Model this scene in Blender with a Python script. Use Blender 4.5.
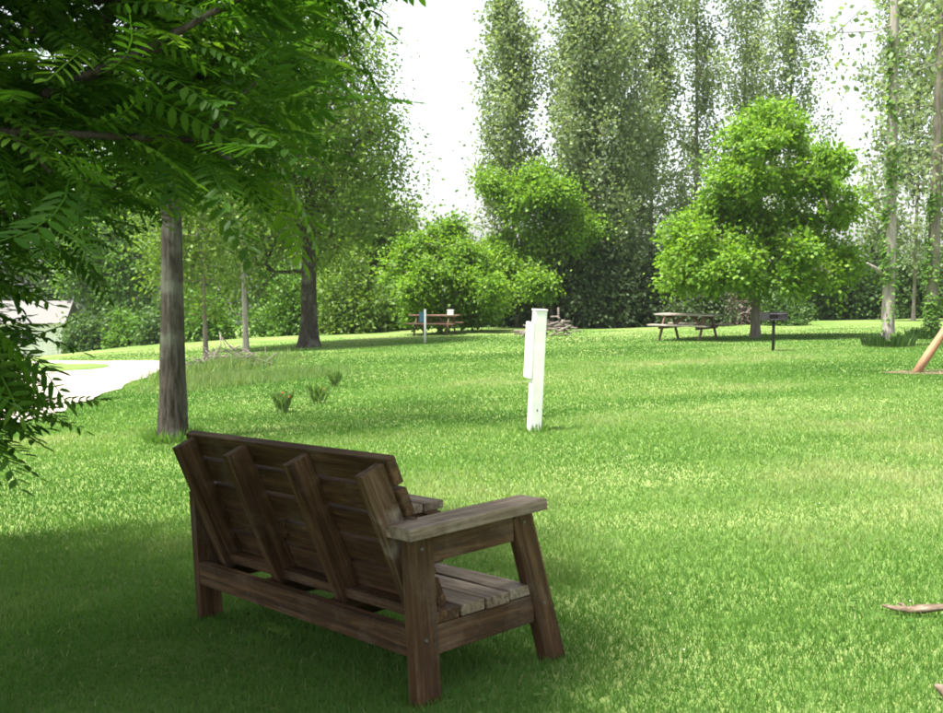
import bpy, bmesh, math, random
import numpy as np
from mathutils import Matrix, Vector, Euler
R = math.radians
scene = bpy.context.scene
for o in list(bpy.data.objects): bpy.data.objects.remove(o)
col = scene.collection
rng = np.random.default_rng(11)
random.seed(5)

# ------------------------------------------------------------------ camera, sky, sun, exposure
W, H, F, CAMZ, PITCH = 943, 713, 1068.0, 1.445, R(-4.48)
cam = bpy.data.cameras.new('camera'); camo = bpy.data.objects.new('camera', cam); col.objects.link(camo)
camo.location = (0, 0, CAMZ); camo.rotation_euler = (R(90) + PITCH, 0, 0)
cam.sensor_width = 36; cam.lens = 36 * F / W; cam.clip_start = .05; cam.clip_end = 2000
scene.camera = camo
SUN_EL = R(70); SUN_DIR = Vector((-.86, -.45, 0)).normalized()      # towards the sun, on the ground plan
world = bpy.data.worlds.new('World'); scene.world = world; world.use_nodes = True
nt = world.node_tree; nt.nodes.clear()
sky = nt.nodes.new('ShaderNodeTexSky'); sky.sky_type = 'NISHITA'; sky.sun_disc = False
sky.sun_elevation = SUN_EL; sky.sun_rotation = math.atan2(SUN_DIR.x, SUN_DIR.y)
sky.dust_density = 2.5; sky.air_density = 1.0; sky.ozone_density = 1.0
hs = nt.nodes.new('ShaderNodeHueSaturation'); hs.inputs['Saturation'].default_value = .3
bg = nt.nodes.new('ShaderNodeBackground'); bg.inputs['Strength'].default_value = .098
wo = nt.nodes.new('ShaderNodeOutputWorld')
nt.links.new(sky.outputs[0], hs.inputs['Color']); nt.links.new(hs.outputs[0], bg.inputs[0]); nt.links.new(bg.outputs[0], wo.inputs[0])
sun = bpy.data.lights.new('sun', 'SUN'); sun.energy = 4.6; sun.angle = R(7); sun.color = (1, .95, .86)
suno = bpy.data.objects.new('sun', sun); col.objects.link(suno)
sdir = Vector((SUN_DIR.x * math.cos(SUN_EL), SUN_DIR.y * math.cos(SUN_EL), math.sin(SUN_EL)))
suno.rotation_euler = sdir.to_track_quat('Z', 'Y').to_euler(); suno.location = (-10, 0, 30)
vs = scene.view_settings; vs.view_transform = 'Standard'; vs.look = 'None'; vs.gamma = 1; vs.use_curve_mapping = False
vs.exposure = 1.82
scene.render.engine = 'CYCLES'
scene.cycles.filter_width = 1.9; scene.cycles.max_bounces = 6; scene.cycles.diffuse_bounces = 3; scene.cycles.transmission_bounces = 4

# ------------------------------------------------------------------ helpers
def tag(o, label=None, cat=None, group=None, kind=None):
    if label: o['label'] = label
    if cat: o['category'] = cat
    if group: o['group'] = group
    if kind: o['kind'] = kind
    return o

def link(name, me, mat, parent=None, loc=None):
    o = bpy.data.objects.new(name, me); col.objects.link(o)
    if mat is not None and not me.materials: me.materials.append(mat)
    if parent: o.parent = parent
    if loc is not None: o.location = loc
    return o

def empty(name, loc, label, cat, group=None):
    o = bpy.data.objects.new(name, None); col.objects.link(o); o.location = loc; o.empty_display_size = .2
    return tag(o, label, cat, group)

def softstep(x): return x * x * (3 - 2 * x)
def gz(x, y):
    """height of the ground: tilts gently down to the left and away from the camera"""
    x = np.asarray(x, float); y = np.asarray(y, float)
    s = .0325 * x - .0175 * (np.sqrt(x * x + 4) - 2)
    z = .088 - .023 * y + s
    z = z - .0028 * np.clip(-x - 8, 0, 30) ** 2
    z = z - .004 * np.clip(y - 46, 0, 60) ** 1.3
    return z + .02 * np.sin(x * .7 + 1) * np.sin(y * .45) * np.clip((np.hypot(x, y - 3) - 6) / 8, 0, 1)
def ray(px, py):
    X = (px - W / 2) / F; Y = -(py - H / 2) / F
    c, s = math.cos(PITCH), math.sin(PITCH)
    d = np.array([X, c - Y * s, s + Y * c]); return d / d[1]
def gp(px, py):
    """ground point seen at a pixel of the photograph"""
    d = ray(px, py); t = 2.0
    while t < 150:
        p = d * t
        if CAMZ + p[2] < gz(p[0], p[1]): break
        t += .03
    return Vector((d[0] * t, t, float(gz(d[0] * t, t))))
def pp(px, py, dist):
    d = ray(px, py) * dist; return Vector((d[0], dist, CAMZ + d[2]))
def px_of(P):
    """pixels of world points (N,3) and their depth"""
    P = np.atleast_2d(P); c, s = math.cos(PITCH), math.sin(PITCH)
    z = P[:, 2] - CAMZ; dep = P[:, 1] * c + z * s; up = -P[:, 1] * s + z * c
    dd = np.where(dep > .05, dep, .05)
    return W / 2 + P[:, 0] / dd * F, H / 2 - up / dd * F, dep

# ------------------------------------------------------------------ materials
def new_mat(name):
    m = bpy.data.materials.new(name); m.use_nodes = True; m.node_tree.nodes.clear(); return m, m.node_tree.nodes, m.node_tree.links
def ramp(N, stops):
    r = N.new('ShaderNodeValToRGB'); e = r.color_ramp.elements
    while len(e) > 1: e.remove(e[-1])
    e[0].position, e[0].color = stops[0][0], (*stops[0][1], 1)
    for p, c in stops[1:]:
        k = e.new(p); k.color = (*c, 1)
    return r
def leaf_mat(name, c0, c1, c2, trans=.42, rough=.5, spec=.3):
    m, N, L = new_mat(name)
    at = N.new('ShaderNodeAttribute'); at.attribute_name = 'tone'
    r = ramp(N, [(0, c0), (.5, c1), (1, c2)])
    L.new(at.outputs['Fac'], r.inputs[0])
    p = N.new('ShaderNodeBsdfPrincipled'); p.inputs['Roughness'].default_value = rough
    p.inputs['Specular IOR Level'].default_value = spec
    t = N.new('ShaderNodeBsdfTranslucent'); x = N.new('ShaderNodeMixShader'); x.inputs[0].default_value = trans
    g = N.new('ShaderNodeMixRGB'); g.blend_type = 'MULTIPLY'; g.inputs[0].default_value = 1; g.inputs[2].default_value = (1.25, 1.25, .55, 1)
    o = N.new('ShaderNodeOutputMaterial')
    L.new(r.outputs[0], p.inputs['Base Color']); L.new(r.outputs[0], g.inputs[1]); L.new(g.outputs[0], t.inputs['Color'])
    L.new(p.outputs[0], x.inputs[1]); L.new(t.outputs[0], x.inputs[2]); L.new(x.outputs[0], o.inputs[0])
    return m
def bark_mat(name, c0, c1, scale=1.0, moss=None, bump=.6):
    m, N, L = new_mat(name)
    tc = N.new('ShaderNodeTexCoord'); mp = N.new('ShaderNodeMapping'); mp.inputs['Scale'].default_value = (scale * 14, scale * 14, scale * 2.6)
    n = N.new('ShaderNodeTexNoise'); n.inputs['Scale'].default_value = 1; n.inputs['Detail'].default_value = 6; n.inputs['Roughness'].default_value = .65
    n2 = N.new('ShaderNodeTexNoise'); n2.inputs['Scale'].default_value = 2.2; n2.inputs['Detail'].default_value = 4
    r = ramp(N, [(.3, c0), (.68, c1)])
    p = N.new('ShaderNodeBsdfPrincipled'); p.inputs['Roughness'].default_value = .95; p.inputs['Specular IOR Level'].default_value = .1
    b = N.new('ShaderNodeBump'); b.inputs['Strength'].default_value = bump; b.inputs['Distance'].default_value = .03
    o = N.new('ShaderNodeOutputMaterial')
    L.new(tc.outputs['Object'], mp.inputs[0]); L.new(mp.outputs[0], n.inputs[0]); L.new(tc.outputs['Object'], n2.inputs[0])
    L.new(n.outputs[0], r.inputs[0]); L.new(n.outputs[0], b.inputs['Height']); L.new(b.outputs[0], p.inputs['Normal'])
    if moss:
        rr = ramp(N, [(.52, (0, 0, 0)), (.62, (1, 1, 1))]); mx = N.new('ShaderNodeMixRGB'); mx.inputs[2].default_value = (*moss, 1)
        L.new(n2.outputs[0], rr.inputs[0]); L.new(rr.outputs[0], mx.inputs[0]); L.new(r.outputs[0], mx.inputs[1]); L.new(mx.outputs[0], p.inputs['Base Color'])
    else: L.new(r.outputs[0], p.inputs['Base Color'])
    L.new(p.outputs[0], o.inputs[0]); return m
def wood_mat(name, dark, mid, light, wear=.5, rough=.75):
    """boards are built along their own X axis, so the grain runs with X"""
    m, N, L = new_mat(name)
    tc = N.new('ShaderNodeTexCoord'); oi = N.new('ShaderNodeObjectInfo')
    ad = N.new('ShaderNodeVectorMath'); ad.operation = 'ADD'
    ml = N.new('ShaderNodeVectorMath'); ml.operation = 'SCALE'; ml.inputs['Scale'].default_value = 9
    cb = N.new('ShaderNodeCombineXYZ')
    for i in range(3): L.new(oi.outputs['Random'], cb.inputs[i])
    L.new(cb.outputs[0], ml.inputs[0]); L.new(tc.outputs['Object'], ad.inputs[0]); L.new(ml.outputs[0], ad.inputs[1])
    mp = N.new('ShaderNodeMapping'); mp.inputs['Scale'].default_value = (2.2, 42, 42)
    g = N.new('ShaderNodeTexNoise'); g.inputs['Scale'].default_value = 1; g.inputs['Detail'].default_value = 7; g.inputs['Roughness'].default_value = .7; g.inputs['Distortion'].default_value = .6
    w = N.new('ShaderNodeTexNoise'); w.inputs['Scale'].default_value = 5.5; w.inputs['Detail'].default_value = 6; w.inputs['Roughness'].default_value = .7
    L.new(ad.outputs[0], mp.inputs[0]); L.new(mp.outputs[0], g.inputs[0]); L.new(ad.outputs[0], w.inputs[0])
    r = ramp(N, [(.28, dark), (.5, mid), (.74, light)])
    wr = ramp(N, [(.5, (0, 0, 0)), (.72, (1, 1, 1))])
    wm = N.new('ShaderNodeMath'); wm.operation = 'MULTIPLY'; wm.inputs[1].default_value = wear
    mx = N.new('ShaderNodeMixRGB'); mx.inputs[2].default_value = (.34, .30, .25, 1)
    p = N.new('ShaderNodeBsdfPrincipled'); p.inputs['Roughness'].default_value = rough; p.inputs['Specular IOR Level'].default_value = .25
    b = N.new('ShaderNodeBump'); b.inputs['Strength'].default_value = .55; b.inputs['Distance'].default_value = .006
    o = N.new('ShaderNodeOutputMaterial')
    L.new(g.outputs[0], r.inputs[0]); L.new(w.outputs[0], wr.inputs[0]); L.new(wr.outputs[0], wm.inputs[0]); L.new(wm.outputs[0], mx.inputs[0])
    L.new(r.outputs[0], mx.inputs[1]); L.new(mx.outputs[0], p.inputs['Base Color']); L.new(g.outputs[0], b.inputs['Height']); L.new(b.outputs[0], p.inputs['Normal'])
    L.new(p.outputs[0], o.inputs[0]); return m
def plain_mat(name, c, rough=.6, metal=0, var=.25, scale=9, spec=.4):
    m, N, L = new_mat(name)
    tc = N.new('ShaderNodeTexCoord'); n = N.new('ShaderNodeTexNoise'); n.inputs['Scale'].default_value = scale; n.inputs['Detail'].default_value = 5
    r = ramp(N, [(.3, tuple(v * (1 - var) for v in c)), (.7, tuple(min(1, v * (1 + var * .4)) for v in c))])
    p = N.new('ShaderNodeBsdfPrincipled'); p.inputs['Roughness'].default_value = rough; p.inputs['Metallic'].default_value = metal; p.inputs['Specular IOR Level'].default_value = spec
    b = N.new('ShaderNodeBump'); b.inputs['Strength'].default_value = .15; b.inputs['Distance'].default_value = .004
    o = N.new('ShaderNodeOutputMaterial')
    L.new(tc.outputs['Object'], n.inputs[0]); L.new(n.outputs[0], r.inputs[0]); L.new(r.outputs[0], p.inputs['Base Color'])
    L.new(n.outputs[0], b.inputs['Height']); L.new(b.outputs[0], p.inputs['Normal']); L.new(p.outputs[0], o.inputs[0]); return m
def ground_mat(name, stops, big=.35, fine=30, bump=.5, streak=True, rough=1):
    m, N, L = new_mat(name)
    tc = N.new('ShaderNodeTexCoord')
    a = N.new('ShaderNodeTexNoise'); a.inputs['Scale'].default_value = big; a.inputs['Detail'].default_value = 5; a.inputs['Roughness'].default_value = .6
    f = N.new('ShaderNodeTexNoise'); f.inputs['Scale'].default_value = fine; f.inputs['Detail'].default_value = 4; f.inputs['Roughness'].default_value = .7
    mp = N.new('ShaderNodeMapping'); mp.inputs['Rotation'].default_value = (0, 0, R(28)); mp.inputs['Scale'].default_value = (.12, 1.5, 1)
    s = N.new('ShaderNodeTexNoise'); s.inputs['Scale'].default_value = 1; s.inputs['Detail'].default_value = 3
    m1 = N.new('ShaderNodeMath'); m1.operation = 'MULTIPLY_ADD'; m1.inputs[1].default_value = .45
    m2 = N.new('ShaderNodeMath'); m2.operation = 'MULTIPLY_ADD'; m2.inputs[1].default_value = .35
    m3 = N.new('ShaderNodeMath'); m3.operation = 'MULTIPLY'; m3.inputs[1].default_value = .25
    r = ramp(N, stops)
    p = N.new('ShaderNodeBsdfPrincipled'); p.inputs['Roughness'].default_value = rough; p.inputs['Specular IOR Level'].default_value = .05
    b = N.new('ShaderNodeBump'); b.inputs['Strength'].default_value = bump; b.inputs['Distance'].default_value = .03
    o = N.new('ShaderNodeOutputMaterial')
    L.new(tc.outputs['Object'], a.inputs[0]); L.new(tc.outputs['Object'], f.inputs[0]); L.new(tc.outputs['Object'], mp.inputs[0]); L.new(mp.outputs[0], s.inputs[0])
    L.new(s.outputs[0], m3.inputs[0]); L.new(f.outputs[0], m2.inputs[0]); L.new(m3.outputs[0], m2.inputs[2]); L.new(a.outputs[0], m1.inputs[0]); L.new(m2.outputs[0], m1.inputs[2])
    L.new(m1.outputs[0], r.inputs[0]); L.new(r.outputs[0], p.inputs['Base Color']); L.new(f.outputs[0], b.inputs['Height']); L.new(b.outputs[0], p.inputs['Normal'])
    L.new(p.outputs[0], o.inputs[0]); return m

M = {}
M['lawn'] = ground_mat('lawn', [(.38, (.06, .115, .024)), (.5, (.105, .175, .042)), (.6, (.19, .235, .085))], bump=.8)
M['gravel'] = ground_mat('gravel', [(.40, (.24, .21, .165)), (.5, (.33, .295, .24)), (.62, (.42, .38, .32))], big=.8, fine=18, bump=.5)
M['blade'] = leaf_mat('grass_blade', (.05, .14, .022), (.125, .245, .055), (.36, .38, .21), trans=.5, rough=.6, spec=.2)
M['tallgrass'] = leaf_mat('tall_grass', (.09, .17, .045), (.15, .24, .085), (.30, .32, .18), trans=.45, rough=.7, spec=.1)
M['ash'] = leaf_mat('pinnate_leaf', (.024, .078, .010), (.066, .165, .018), (.17, .31, .035), trans=.52, rough=.5, spec=.22)
M['ash2'] = leaf_mat('pinnate_leaf_b', (.035, .10, .018), (.06, .15, .025), (.12, .22, .04), trans=.45, rough=.5)  # leaf greens of the tree behind the bench, narrower tone range
M['maple'] = leaf_mat('maple_leaf', (.06, .145, .012), (.13, .255, .022), (.24, .37, .045), trans=.5, rough=.55)
M['poplar'] = leaf_mat('poplar_leaf', (.11, .165, .08), (.185, .25, .13), (.33, .40, .26), trans=.45, rough=.5)
M['willow'] = leaf_mat('pale_leaf', (.06, .125, .02), (.105, .185, .03), (.18, .27, .052), trans=.48, rough=.55)
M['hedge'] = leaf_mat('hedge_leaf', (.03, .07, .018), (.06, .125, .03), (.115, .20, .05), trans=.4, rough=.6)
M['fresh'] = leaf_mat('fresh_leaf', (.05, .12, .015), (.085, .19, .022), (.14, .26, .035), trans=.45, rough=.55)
M['cedar'] = leaf_mat('cedar_leaf', (.032, .062, .022), (.055, .095, .035), (.095, .14, .055), trans=.3, rough=.7)
M['dead'] = leaf_mat('dead_twig', (.10, .075, .07), (.15, .115, .105), (.22, .18, .16), trans=.05, rough=.9)
M['bark'] = bark_mat('bark_brown', (.020, .017, .014), (.095, .082, .068), scale=2.0, moss=(.12, .125, .10), bump=1.0)
M['bark_grey'] = bark_mat('bark_grey', (.10, .085, .07), (.25, .22, .185), moss=(.15, .16, .10))
M['bark_pale'] = bark_mat('bark_pale', (.16, .14, .12), (.36, .33, .30), bump=.3)
M['twig'] = plain_mat('twig', (.07, .05, .035), .9, spec=.1)
M['stem'] = plain_mat('green_stem', (.06, .10, .03), .6)
M['bench'] = wood_mat('stained_wood', (.012, .006, .0024), (.062, .031, .0125), (.17, .095, .045), wear=.15)
M['bench_rot'] = wood_mat('rotted_wood', (.012, .007, .003), (.07, .04, .018), (.20, .13, .075), wear=.7)
M['bench_worn'] = wood_mat('worn_wood', (.035, .024, .015), (.155, .115, .078), (.36, .30, .225), wear=.42)
M['table'] = wood_mat('table_wood', (.05, .028, .018), (.12, .07, .045), (.20, .13, .09), wear=.3)
M['table_top'] = wood_mat('table_top_wood', (.20, .17, .14), (.33, .29, .245), (.45, .41, .36), wear=.5)
M['log'] = wood_mat('swing_wood', (.14, .075, .04), (.27, .155, .085), (.38, .24, .14), wear=.2)
M['white'] = plain_mat('white_paint', (.80, .80, .77), .55, var=.16, scale=5)
M['blue'] = plain_mat('blue_paint', (.06, .15, .24), .6)
M['black'] = plain_mat('black_iron', (.02, .02, .022), .7, var=.4)
M['roof'] = plain_mat('grey_shingle', (.16, .155, .15), .9, scale=25)
M['soil'] = plain_mat('bare_soil', (.16, .12, .08), 1, spec=.05)
M['stick'] = bark_mat('dry_stick', (.09, .075, .062), (.24, .21, .185), bump=.4)
M['driftwood'] = wood_mat('bleached_wood', (.035, .02, .012), (.12, .085, .058), (.27, .225, .175), wear=.2)
M['bolt'] = plain_mat('bolt_metal', (.16, .15, .14), .55, metal=.6)
M['red'] = plain_mat('red_petal', (.45, .06, .03), .6)
M['clover'] = plain_mat('white_petal', (.70, .70, .62), .8)

# ------------------------------------------------------------------ mesh builders
def mesh_np(name, V, Fq, tone=None, smooth=False):
    """V (n,3), Fq (m,k) with k corners each"""
    me = bpy.data.meshes.new(name); n, (m, k) = len(V), Fq.shape
    me.vertices.add(n); me.vertices.foreach_set('co', np.ascontiguousarray(V, np.float32).ravel())
    me.loops.add(m * k); me.loops.foreach_set('vertex_index', np.ascontiguousarray(Fq, np.int32).ravel())
    me.polygons.add(m); me.polygons.foreach_set('loop_start', np.arange(0, m * k, k, dtype=np.int32))
    if smooth: me.polygons.foreach_set('use_smooth', np.ones(m, bool))
    if tone is not None:
        a = me.attributes.new('tone', 'FLOAT', 'POINT'); a.data.foreach_set('value', np.ascontiguousarray(tone, np.float32))
    me.update(calc_edges=True); return me
def unit(v): return v / np.maximum(np.linalg.norm(v, axis=-1, keepdims=True), 1e-9)

def leaves_mesh(name, P, A, Nn, size, tone, wid=.62):
    """one four-cornered leaf at each P, tip along A, face about Nn"""
    A = unit(A); S = unit(np.cross(Nn, A)); Nn = unit(np.cross(A, S)); L = size[:, None]; n = len(P)
    V = np.stack([P, P + A * L * .45 + S * L * wid / 2 - Nn * L * .06, P + A * L - Nn * L * .12, P + A * L * .45 - S * L * wid / 2 - Nn * L * .06], 1).reshape(-1, 3)
    return mesh_np(name, V, np.arange(4 * n).reshape(n, 4), np.repeat(tone, 4))

def compound(nl, length, ll, droop, folded=True, rs=None):
    """a pinnate leaf: rachis plus opposite leaflets; returns verts, quads, tone"""
    V, Q, T = [], [], []
    def rp(t): return np.array([length * t * (1 - .12 * droop * t), 0, -length * droop * t * t * .55])
    w = .0022
    for i in range(4):
        a, b = rp(i / 4), rp((i + 1) / 4); k = len(V)
        V += [a + [0, -w, 0], a + [0, w, 0], b + [0, w, 0], b + [0, -w, 0]]; Q.append([k, k + 1, k + 2, k + 3]); T += [.6] * 4
    pairs = nl // 2
    for i in range(pairs + 1):
        t = .18 + .82 * i / pairs; c = rp(t)
        for s in ((-1, 1) if i < pairs else (0,)):
            sz = ll * (1.0 - .35 * abs(t - .5) * 1.2) * rs.uniform(.88, 1.1)
            ang = R(rs.uniform(58, 72)) * s
            d = np.array([math.cos(ang), math.sin(ang), -.18 - .3 * droop * t + rs.uniform(-.12, .12)]); d /= np.linalg.norm(d)
            sd = np.cross([0, 0, 1], d); sd /= np.linalg.norm(sd); up = np.cross(d, sd)
            hw = sz * .145; k = len(V); tn = .5 + rs.uniform(-.28, .28)
            if folded:
                V += [c, c + d * sz * .3 + sd * hw + up * hw * .35, c + d * sz * .68 + sd * hw * .85 + up * hw * .2, c + d * sz - up * sz * .05,
                      c + d * sz * .68 - sd * hw * .85 + up * hw * .2, c + d * sz * .3 - sd * hw + up * hw * .35]
                Q += [[k, k + 1, k + 2, k + 3], [k, k + 3, k + 4, k + 5]]; T += [tn] * 6
            else:
                V += [c, c + d * sz * .45 + sd * hw, c + d * sz, c + d * sz * .45 - sd * hw]; Q.append([k, k + 1, k + 2, k + 3]); T += [tn] * 4
    return np.array(V), np.array(Q), np.array(T)

def frames(A, up):
    """rotation matrices (N,3,3), columns = leaf axis, side, normal"""
    A = unit(A); S = unit(np.cross(up, A)); Z = np.cross(A, S); return np.stack([A, S, Z], 2)
def compound_mesh(name, P, Rm, scale, tone, temps):
    Vs, Qs, Ts, off = [], [], [], 0
    idx = rng.integers(0, len(temps), len(P))
    for t, (V, Q, T) in enumerate(temps):
        k = np.where(idx == t)[0]
        if not len(k): continue
        v = np.einsum('nij,vj->nvi', Rm[k], V) * scale[k, None, None] + P[k, None, :]
        Vs.append(v.reshape(-1, 3)); Qs.append((Q[None] + (np.arange(len(k)) * len(V))[:, None, None]).reshape(-1, 4) + off); off += len(k) * len(V)
        Ts.append((T[None, :] * .6 + tone[k, None] - .3).clip(0, 1).ravel())
    return mesh_np(name, np.concatenate(Vs), np.concatenate(Qs), np.concatenate(Ts))

def tube_mesh(name, pts, rad, sides=12, rough=.0, flare=0, seed=0, cap=True):
    """one continuous tapered tube through pts, with an uneven surface"""
    rs = np.random.default_rng(seed); pts = np.asarray(pts, float); n = len(pts); V = []
    tan = unit(np.gradient(pts, axis=0)); ref = np.array([1., .13, 0]) if abs(tan[0, 2]) > .6 else np.array([0, 0, 1.])
    ph = rs.uniform(0, 6.28, 4)
    for i in range(n):
        s = unit(np.cross(tan[i], ref)); b = np.cross(tan[i], s); 
        for k in range(sides):
            a = 2 * math.pi * k / sides
            r = rad[i] * (1 + rough * (.5 * math.sin(3 * a + ph[0] + i * .35) + .3 * math.sin(5 * a + ph[1] - i * .5) + .5 * rs.normal() * .5))
            V.append(pts[i] + (s * math.cos(a) + b * math.sin(a)) * r)
    Q = [[i * sides + k, i * sides + (k + 1) % sides, (i + 1) * sides + (k + 1) % sides, (i + 1) * sides + k] for i in range(n - 1) for k in range(sides)]
    me = bpy.data.meshes.new(name); F_ = [tuple(q) for q in Q]
    if cap: F_ += [tuple(range(sides))[::-1], tuple((n - 1) * sides + k for k in range(sides))]
    me.from_pydata([tuple(v) for v in V], [], F_)
    for p in me.polygons: p.use_smooth = len(p.vertices) == 4
    me.update(); return me

def vnoise(x, y, s, seed=0):
    rs = np.random.default_rng(seed); g = rs.uniform(0, 1, (64, 64)); u, v = x / s + 100, y / s + 100
    i, j = np.floor(u).astype(int), np.floor(v).astype(int); a, b = softstep(u - i), softstep(v - j); i %= 64; j %= 64; i2, j2 = (i + 1) % 64, (j + 1) % 64
    return g[i, j] * (1 - a) * (1 - b) + g[i2, j] * a * (1 - b) + g[i, j2] * (1 - a) * b + g[i2, j2] * a * b
def bark_trunk(name, tp, tr, sides=40, rings=70, ridge=.07, seed=0, roots=5):
    f = np.linspace(0, len(tp) - 1, rings) ; f = (f / f[-1]) ** 1.5 * (len(tp) - 1); i = np.minimum(f.astype(int), len(tp) - 2); w = (f - i)[:, None]
    P = tp[i] * (1 - w) + tp[i + 1] * w; r = tr[i] * (1 - w[:, 0]) + tr[i + 1] * w[:, 0]; z = P[:, 2] - P[0, 2]
    a = np.arange(sides) * 2 * math.pi / sides; A, Z = np.meshgrid(a, z)
    cx, cy = np.cos(A) * 1.0, np.sin(A) * 1.0
    n1 = vnoise(cx * 5 + 40, cy * 5 + Z * 1.1 + 20, .45, seed); n2 = vnoise(cx * 5 + Z * 2.2, cy * 5 + 7, .9, seed + 1); n3 = vnoise(cx * 2 + 9, cy * 2 + Z * .9, 1.2, seed + 2)
    rr = r[:, None] * (1 + ridge * (np.abs(n1 - .5) * 3 - .6) + ridge * .8 * (n2 - .5) + ridge * 2.2 * (n3 - .5) + .16 * np.exp(-Z / .2) * (.5 + .5 * np.cos(A * roots + seed)))
    V = np.stack([P[:, 0:1] + cx * rr, P[:, 1:2] + cy * rr, P[:, 2:3] + 0 * rr], 2).reshape(-1, 3)
    k = np.arange(sides); q = np.stack([k, (k + 1) % sides, (k + 1) % sides + sides, k + sides], 1)
    return mesh_np(name, V, (q[None] + (np.arange(rings - 1) * sides)[:, None, None]).reshape(-1, 4), smooth=True)

def sticks_mesh(name, segs, sides=5):
    """many thin frusta in one mesh; segs = (a, b, ra, rb) arrays"""
    a, b, ra, rb = [np.asarray(q, float) for q in segs]; n = len(a)
    t = unit(b - a); ref = np.where(np.abs(t[:, 2:3]) > .8, [[1., 0, 0]], [[0, 0, 1.]]); s = unit(np.cross(t, ref)); c = np.cross(t, s)
    ang = np.arange(sides) * 2 * math.pi / sides
    ring = s[:, None] * np.cos(ang)[None, :, None] + c[:, None] * np.sin(ang)[None, :, None]
    V = np.concatenate([a[:, None] + ring * ra[:, None, None], b[:, None] + ring * rb[:, None, None]], 1).reshape(-1, 3)
    k = np.arange(sides); q = np.stack([k, (k + 1) % sides, (k + 1) % sides + sides, k + sides], 1)
    return mesh_np(name, V, (q[None] + (np.arange(n) * 2 * sides)[:, None, None]).reshape(-1, 4), smooth=True)

def grow(trunk, trunk_r, targets, step=.5, up=.25, r_tip=.008, first=0.0):
    """joins every target to the nearest wood already grown; returns branch segments (a,b,ra,rb) and directions at the targets"""
    pos = [np.array(p, float) for p in trunk]; par = [-1] + list(range(len(trunk) - 1)); nT = len(trunk)
    tr = np.asarray(trunk, float)
    dist = np.min(np.linalg.norm(targets[:, None, :] - tr[None], axis=2), axis=1)
    ends = []
    ok_from = int(first * nT)
    arr = np.zeros((len(targets) * 14 + nT + 10, 3)); arr[:nT] = tr; n = nT; par = par + [0] * (len(arr) - nT); lev = np.zeros(len(arr))
    for ti in np.argsort(dist):
        t = targets[ti]; d = t - arr[:n]; L = np.linalg.norm(d, axis=1)
        cost = L + .5 * np.clip(-(d[:, 2]) + .1 * L, 0, None) * (1 if up > 0 else 0) ; cost[:ok_from] += 50
        cost += .15 * lev[:n]
        j = int(np.argmin(cost)); Lj = L[j]; ns = int(np.clip(Lj / step, 1, 12)); p0 = arr[j].copy(); prev = j
        side = rng.normal(0, .06 * Lj, 3)
        for s in range(1, ns + 1):
            f = s / ns; q = p0 + (t - p0) * f; bow = math.sin(math.pi * f); q = q + side * bow + np.array([0, 0, up * Lj * .35]) * bow
            arr[n] = q; par[n] = prev; lev[n] = lev[j] + 1; prev = n; n += 1
        ends.append((ti, prev))
    cnt = np.zeros(n)
    for _, e in ends: cnt[e] += 1
    for i in range(n - 1, 0, -1): cnt[par[i]] += cnt[i]
    rad = r_tip * np.maximum(cnt, 1) ** .45
    idx = np.arange(nT, n); pa = np.array(par[:n])[idx]
    ra = np.where(pa < nT, np.minimum(rad[idx] * 1.25, .9 * np.asarray(trunk_r)[np.minimum(pa, nT - 1)]), np.minimum(rad[pa], rad[idx] * 1.6))
    rid = np.arange(n)
    for i in range(nT, n): rid[i] = i if par[i] < nT else rid[par[i]]
    segs = (arr[pa], arr[idx], ra, rad[idx], rid[idx]); dirs = np.zeros((len(targets), 3))
    for ti, e in ends: dirs[ti] = arr[e] - arr[par[e]]
    return segs, unit(dirs)

def limbs(segs, inv, mat, root, name='limb'):
    for r in np.unique(segs[4]):
        k = segs[4] == r; link(name, sticks_mesh(name, (segs[0][k] + inv, segs[1][k] + inv, segs[2][k], segs[3][k])), mat, root)

def trunk_line(base, height, lean=(0, 0), n=14, wob=.04, seed=0, r0=.2, r1=.05, flare=.45):
    rs = np.random.default_rng(seed); t = np.linspace(0, 1, n); p1, p2 = rs.uniform(0, 6.28, 2)
    P = np.stack([base[0] + lean[0] * t + wob * height * .3 * (np.sin(t * 4 + p1) - math.sin(p1)) * t, base[1] + lean[1] * t + wob * height * .3 * (np.sin(t * 4 + p2) - math.sin(p2)) * t, base[2] - .12 + (height + .12) * t], 1)
    r = r0 * (1 - t) + r1 * t + r0 * flare * np.exp(-t * height / .35); return P, r

def blob_targets(n, c, rad, power=.45, below=True):
    d = unit(rng.normal(size=(n, 3))); r = rng.uniform(0, 1, n)[:, None] ** power
    return np.asarray(c) + d * r * np.asarray(rad)

def scatter_leaves(T, D, per, sig, size, jit, flat=.5, drop=.3, centre=None):
    """leaves about every twig end"""
    n = len(T) * per; own = np.repeat(np.arange(len(T)), per)
    off = rng.normal(size=(n, 3)) * np.asarray(sig) * rng.uniform(.45, 1.35, len(T))[own][:, None]; P = T[own] + off
    A = unit(off) + rng.normal(size=(n, 3)) * .5 + np.array([0, 0, -drop]); Nn = rng.normal(size=(n, 3)) * (1 - flat) + np.array([0, 0, 1.]) * flat + unit(off) * .35
    tone = np.clip(.5 + rng.normal(0, .16, n) + rng.normal(0, .12, len(T))[own], 0, 1)
    return P, A, Nn, size * rng.uniform(1 - jit, 1 + jit, n), tone

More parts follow.
